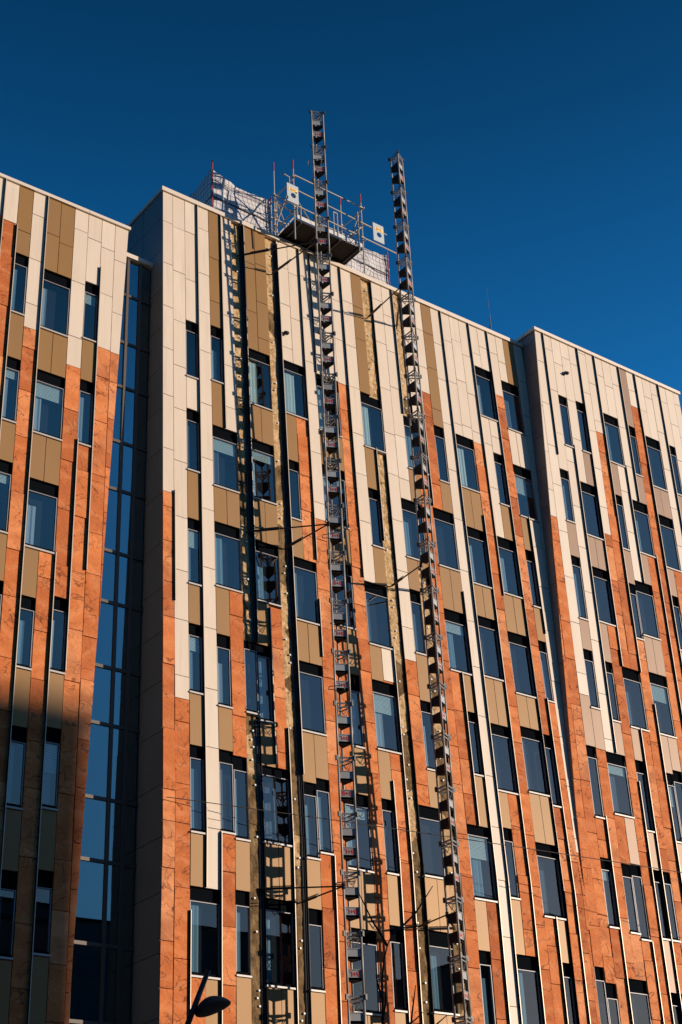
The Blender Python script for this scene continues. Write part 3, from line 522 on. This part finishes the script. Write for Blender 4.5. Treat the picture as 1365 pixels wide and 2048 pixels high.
# ------------------------------------------------------------------ landing platform on the roof edge
pl = thing('landing_platform', 'scaffold landing with guard rails on the roof edge behind the left mast', 'platform', (13.5, -1, .45))
YN, YFAR = -2.2, .35; XA, XB = 10.2, 16.65; ZD = .85
d = Mesh(); d.box((XA + .15, YN + .05, ZD - .12), (XB - .05, 1.6, ZD)); d.build('deck', m_deck, pl)
d = Mesh(); d.box((XA + .25, YN - .04, ZD + .02), (XB - .1, YN + .02, ZD + .38)); d.build('toe_board', m_deckedge, pl)
for x in (XA + .6, 12.5, 14.4, XB - .5): d = Mesh(); d.box((x - .05, YN, ZD - .32), (x + .05, 1.5, ZD - .125)); d.build('deck_beam', m_dark, pl)
for (x, y, z0, z1) in ((XA, YN, -1.2, 6.5), (XB, YN, -1.5, 6.3), (XA, YFAR, .5, 8.2), (XB, YFAR, .5, 7.9)):
    s_ = Mesh(); s_.tube((x, y, z0), (x, y, z1 - .9), .0245, 10); s_.tube((x, y, z1 - .9), (x, y, z1), .0246, 10, 1)
    for zz in (1.9, 3.3, 4.9): s_.box((x - .09, y - .09, zz - .09), (x + .09, y + .09, zz + .09))
    s_.build('standard', [m_tube, m_redpaint], pl)
for a, e in (((8.3, YN - .1, 2.05), (20.0, YN - .1, 1.75)), ((XA - .1, YN - .1, 3.55), (19.0, YN - .1, 3.2)), ((XA, YN - .1, 4.95), (XB + .2, YN - .1, 4.85)), ((XA - .3, YFAR + .1, 2.6), (XB + .3, YFAR + .1, 2.6)), ((XA - .3, YFAR + .1, 4.2), (XB + .3, YFAR + .1, 4.2))):
    r = Mesh(); r.tube(a, e, .0245, 10); r.build('guard_rail', m_tube, pl)
for x in (XA, XB):
    for a, e in (((x + .1, YN - .3, 1.6), (x + .1, YFAR + .3, 1.6)), ((x + .1, YN - .3, 3.1), (x + .1, YFAR + .3, 3.1)), ((x + .1, YN - .3, 4.75), (x + .1, YFAR + .3, 4.75)), ((x - .1, YN, 1.1), (x - .1, YFAR, 4.6)), ((x - .12, YN, 4.5), (x - .12, YFAR, 1.2))):
        r = Mesh(); r.tube(a, e, .0245, 10); r.build('transom', m_tube, pl)
for x, y in ((XA + 2.2, YFAR), (XB - 2.3, YFAR), (XA + .25, YFAR + .1), (XB - .3, YN + .1)):
    s_ = Mesh(); s_.tube((x, y, .5), (x, y, 4.4), .0245, 10); s_.build('standard', m_tube, pl)
for a, e in (((XA - .2, YFAR + .1, 1.4), (XB + .5, YFAR + .1, 1.4)), ((XA + .1, YN, 2.9), (XA + 1.6, YN, .9)), ((XB - 1.9, YN, .9), (XB - .1, YN, 2.9)), ((XB - 2.2, YFAR, 4.2), (XB - .9, YFAR, 1.)), ((XA + .2, YFAR, 1.), (XA + 2.1, YFAR, 4.))):
    r = Mesh(); r.tube(a, e, .0245, 10); r.build('brace', m_tube, pl)
for x0, x1 in ((XA, XA + 1.7), (XB - 2., XB)):
    r = Mesh(); r.tube((x0, YFAR + .15, 5.3 if x0 == XA else 4.4), (x1, YFAR + .15, 1.), .0245, 10); r.tube((x0 + .2, YFAR + .22, 3.4), (x1 + .1, YFAR + .22, .9), .0245, 10); r.build('brace', m_tube, pl)
gt = Mesh(); gt.path([(13.85, YN - .05, .9), (13.85, YN - .05, 3.1), (14.2, YN - .05, 3.1), (14.2, YN - .05, .9)], .022, 8); gt.build('gate_post', m_tube, pl)
gt = Mesh(); gt.path([(XA + .2, YN - .06, .9), (XA + .2, YN - .06, 2.), (XA + .55, YN - .06, 2.), (XA + .55, YN - .06, .9)], .022, 8); gt.build('gate_post', m_tube, pl)
lp = Mesh(); lp.path([(9.0, YN - .1, 4.6), (9.75, YN - .1, 4.5), (9.75, YN - .1, 2.7)], .022, 8); lp.build('guard_rail', m_tube, pl)
btxt = letters('B+L', .16, m_orange)
for nm, x in (('left', 9.95), ('right', 18.1)):
    cpn = Mesh(); z0, z1 = 2.0, 3.75; hw = .52; hx, hz, hr = x + .05, 2.72, .24; y0, y1 = YN - .22, YN - .15; N = 20; ring = []
    sq = []
    angs = sorted([2 * math.pi * j / 16 + .02 for j in range(16)] + [math.atan2(dz_, dx_) % (2 * math.pi) for dx_ in (hw - .05, -hw - .05) for dz_ in (z1 - hz, z0 - hz)]); N = len(angs)
    for a in angs:
        c_, s2 = math.cos(a), math.sin(a); ring.append((hx + hr * c_, hz + hr * s2))
        tx = min((hw + (-.05 if c_ > 0 else .05)) / abs(c_) if abs(c_) > 1e-6 else 9, ((z1 - hz) if s2 > 0 else (hz - z0)) / abs(s2) if abs(s2) > 1e-6 else 9); sq.append((hx + tx * c_, hz + tx * s2))
    for yy, fl in ((y0, 0), (y1, 1)):
        for j in range(N):
            a, b_, c_, e = ring[j], ring[(j + 1) % N], sq[(j + 1) % N], sq[j]; q4 = [W(p[0], yy, p[1]) for p in (a, e, c_, b_)]
            cpn.quad(*(q4 if fl else q4[::-1]))
    for lst, fl in ((ring, 1), (sq, 0)):
        for j in range(N): a, b_ = lst[j], lst[(j + 1) % N]; cpn.quad(W(a[0], y0, a[1]), W(b_[0], y0, b_[1]), W(b_[0], y1, b_[1]), W(a[0], y1, a[1]))
    cpo = cpn.build('guard_panel', m_panel, pl)
    st = Mesh(); st.box((x - .38, y0 - .012, 3.05), (x + .45, y0 - .004, 3.4)); st.build('sticker', m_yellow, cpo)
    place_letters(btxt, W(x + .05, y0 - .02, 3.22), Vector((1, 0, 0)), Vector((0, 0, 1)), cpo)
# ------------------------------------------------------------------ netted roof scaffold
m_net = bpy.data.materials.new('debris_netting'); m_net.use_nodes = True; k = NT(m_net)
g_ = k.n('NewGeometry'); sp = k.n('SeparateXYZ'); k.l(g_.outputs['Position'], sp.inputs[0])
ad = k.n('Math', operation='ADD'); k.l(sp.outputs[0], ad.inputs[0]); k.l(sp.outputs[1], ad.inputs[1])
nz = tex_noise(k, g_.outputs['Position'], 2.5, 3)
def lines(src, per, w):
    a = k.n('Math', operation='MULTIPLY_ADD'); k.l(nz, a.inputs[0]); a.inputs[1].default_value = .35 * per; k.l(src, a.inputs[2])
    x = k.n('Math', operation='PINGPONG'); x.inputs[1].default_value = per / 2; k.l(a.outputs[0], x.inputs[0]); y = k.n('Math', operation='LESS_THAN'); y.inputs[1].default_value = w; k.l(x.outputs[0], y.inputs[0]); return y.outputs[0]
mx = k.n('Math', operation='MAXIMUM'); k.l(lines(ad.outputs[0], .16, .014), mx.inputs[0]); k.l(lines(sp.outputs[2], .20, .014), mx.inputs[1])
c1 = k.mix(nz, (.60, .56, .54), (.80, .75, .72)); k.l(k.mix(mx.outputs[0], c1, (.26, .22, .22)), k.b.inputs['Base Color']); k.b.inputs['Roughness'].default_value = .9
al = k.n('Math', operation='SUBTRACT'); al.inputs[0].default_value = .93; k.l(k.ramp(nz, [(.4, 0.), (.7, .12)]), al.inputs[1]); k.l(al.outputs[0], k.b.inputs['Alpha'])
def net(me, a, e, zb, zt0, zt1, sag):
    n, r = 26, 10; i0 = len(me.v)
    for i in range(n + 1):
        t = i / n; x, y = lerp(a[0], e[0], t), lerp(a[1], e[1], t); top = lerp(zt0, zt1, t) - sag * 4 * t * (1 - t) + .12 * noise.noise(Vector((t * 9, zb, a[0])))
        for j in range(r + 1):
            z = lerp(zb, top, j / r); o_ = (.22 * noise.noise(Vector((x * .9, z * .7, y * .9))) + .04 * noise.noise(Vector((x * 3.1, z * 1.3, y * 3.1)))) * math.sin(math.pi * t) ** .4; nx, ny = (e[1] - a[1]), -(e[0] - a[0]); ln = math.hypot(nx, ny)
            me.v.append(W(x + nx / ln * o_, y + ny / ln * o_, z))
    for i in range(n):
        for j in range(r): q_ = i0 + i * (r + 1) + j; me.face((q_, q_ + r + 1, q_ + r + 2, q_ + 1))
YNET = .8
def net_bay(x0, x1, zt0, zt1, label, corner_left):
    sc = thing('netted_scaffold', label, 'scaffold', ((x0 + x1) / 2, 3, .45)); me = Mesh(); net(me, (x0, YNET), (x1, YNET), .5, zt0, zt1, .55); me.build('netting', m_net, sc, True)
    me = Mesh(); xr = x0 if corner_left else x1; net(me, (xr, YNET + .03), (xr, 10.), .5, zt0 if corner_left else zt1, (zt0 if corner_left else zt1) - .1, .5); me.build('netting', m_net, sc, True)
    for x, y, h in ((x0, YNET - .12, zt0 + .7 if corner_left else zt0 + .1), (x1, YNET - .12, zt1 + .15)):
        p = Mesh(); p.tube((x, y, .46), (x, y, h - .8), .0245, 10, 1 if corner_left == (x == x0) else 0); p.tube((x, y, h - .8), (x, y, h), .0246, 10, 1); p.tube((x, y, 2.7), (x, y, 2.9), .04, 10); p.build('standard', [m_tube, m_redpaint], sc)
    for z in (2.4, 4.0):
        p = Mesh(); p.tube((x0 - .1, YNET - .12, z), (x1 + .1, YNET - .12, z - .1), .016 if z > 3 else .024, 8); p.build('ledger', m_tube if z > 3 else m_dark, sc)
    for x in (x0, x1): p = Mesh(); p.tube((x, YNET, 2.4), (x, 10, 2.4), .024, 8); p.build('transom', m_dark, sc)
net_bay(4.78, 10.1, 5.2, 4.75, 'white netted scaffold box left of the landing platform', True)
net_bay(16.9, 21.5, 4.65, 4.5, 'white netted scaffold box between the two masts', False)
# ------------------------------------------------------------------ lightning rod
lr = thing('lightning_rod', 'thin metal rod with slanted brace on the roof near the right wing', 'rod', (33.6, 2, .2))
p = Mesh(); p.tube((33.7, 2, .2), (33.7, 2, 4.2), .018, 8); p.tube((33.7, 2, 4.2), (33.7, 2, 7.1), .009, 6); p.build('rod', m_steel, lr)
p = Mesh(); p.tube((33.7, 2, 3.2), (33.9, 4.6, 1.2), .016, 6); p.build('brace', m_dark, lr)
# ------------------------------------------------------------------ overhead cable, street lamp, bare tree
m_wire = mat('black_cable', (.012, .012, .012), .6)
cb = Mesh(); pts = CABLE; cb.path([Vector(p) for p in pts], .011, 6)
tag(cb.build('overhead_cable', m_wire), 'thin black cable slung across the lower storeys of the facade', 'cable')
sl_t = thing('street_lamp', 'dark street lamp with a leaf shaped head at the bottom edge', 'street lamp', LAMP['base'])
p = Mesh(); p.tube(LAMP['base'], LAMP['elbow'], .085, 14, 0, .055); p.build('pole', m_dark, sl_t, True)
p = Mesh(); p.tube(LAMP['elbow'], LAMP['tip'], .058, 12, 0, .05); p.build('arm', m_dark, sl_t, True)
hd = Mesh(); hb, he = W(*LAMP['h0']), W(*LAMP['h1']); ax = (he - hb); ln = ax.length; ax.normalize(); sd = (Matrix.Rotation(math.radians(-40), 3, ax) @ ax.cross(Vector((0, 0, 1)))).normalized(); upv = sd.cross(ax); NS, NR = 14, 16; i0 = 0
for i in range(NS + 1):
    t = i / NS; wdt = .23 * (math.sin(math.pi * min(1, t * .96 + .02)) ** .6) * (1 - .25 * t) + .012; th = .17 * (math.sin(math.pi * min(1, t * .97 + .015)) ** .7) + .006
    for j in range(NR):
        a = 2 * math.pi * j / NR; zz = math.sin(a) * th; zz = zz if zz > 0 else zz * .45; hd.v.append(hb + ax * ln * t + sd * math.cos(a) * wdt + upv * (zz + .05 * math.sin(math.pi * t)))
for i in range(NS):
    for j in range(NR): hd.face((i * NR + j, i * NR + (j + 1) % NR, (i + 1) * NR + (j + 1) % NR, (i + 1) * NR + j))
hd.face(tuple(range(NR))[::-1]); hd.face(tuple(NS * NR + j for j in range(NR))); hd.build('lamp_head', m_dark, sl_t, True)
tr = thing('bare_tree', 'bare thin branches of a leafless tree at the bottom edge', 'tree', TREE['base'])
p = Mesh(); p.tube(TREE['base'], TREE['fork'], .12, 12, 0, .05); p.build('trunk', m_bark, tr, True)
for br in TREE['branches']:
    p = Mesh(); n = len(br) - 1
    for i in range(n): p.tube(br[i], br[i + 1], lerp(.028, .008, i / n), 6, 0, lerp(.028, .008, (i + 1) / n))
    p.build('branch', m_bark, tr, True)
# ------------------------------------------------------------------ blocks across the street: one shades the foot of the left wing, one is mirrored in the lowest panes, two are added to screen low sky
m_ob = mat('grey_render', (.10, .10, .105), .8); m_obg = mat('office_window', (.03, .05, .07), .1)
def far_block(label, x0, x1, y1, top, depth):
    ob = thing('office_block', label, 'building', ((x0 + x1) / 2, y1 - depth / 2, GROUND))
    p = Mesh(); p.box((x0, y1 - depth, GROUND), (x1, y1, top)); p.build('wall', m_ob, ob)
    p = Mesh(); p.box((x0 - .4, y1 - depth - .4, top + .01), (x1 + .4, y1 + .4, top + .6)); p.build('roof', m_rail, ob)
    z = GROUND + 6
    while z + 5 < top:
        nwin = max(1, int((x1 - x0 - 3) / 9)); st = (x1 - x0 - 3) / nwin
        for i in range(nwin): p = Mesh(); p.box((x0 + 2 + i * st, y1 + .02, z), (x0 + 2 + i * st + st * .66, y1 + .12, z + 4.2)); p.build('window', m_obg, ob)
        z += 8.4
far_block('slim grey office tower far across the street behind the camera', CASTER[0] - 13, CASTER[0], CASTER[2], CASTER[1], 26)
far_block('broad grey office block across the street behind the camera', 60, 151, -200, 6.6, 50)
far_block('added unseen grey block across the street, screening low sky from the left wing', -170, 52, -112, -22, 30)  # unseen block added to darken ambient light at the lower left
far_block('added unseen grey block left of the camera, dimming sky light on the return wall', -150, -75, -18, -20, 70)  # unseen block added to dim the sky on the left-facing return
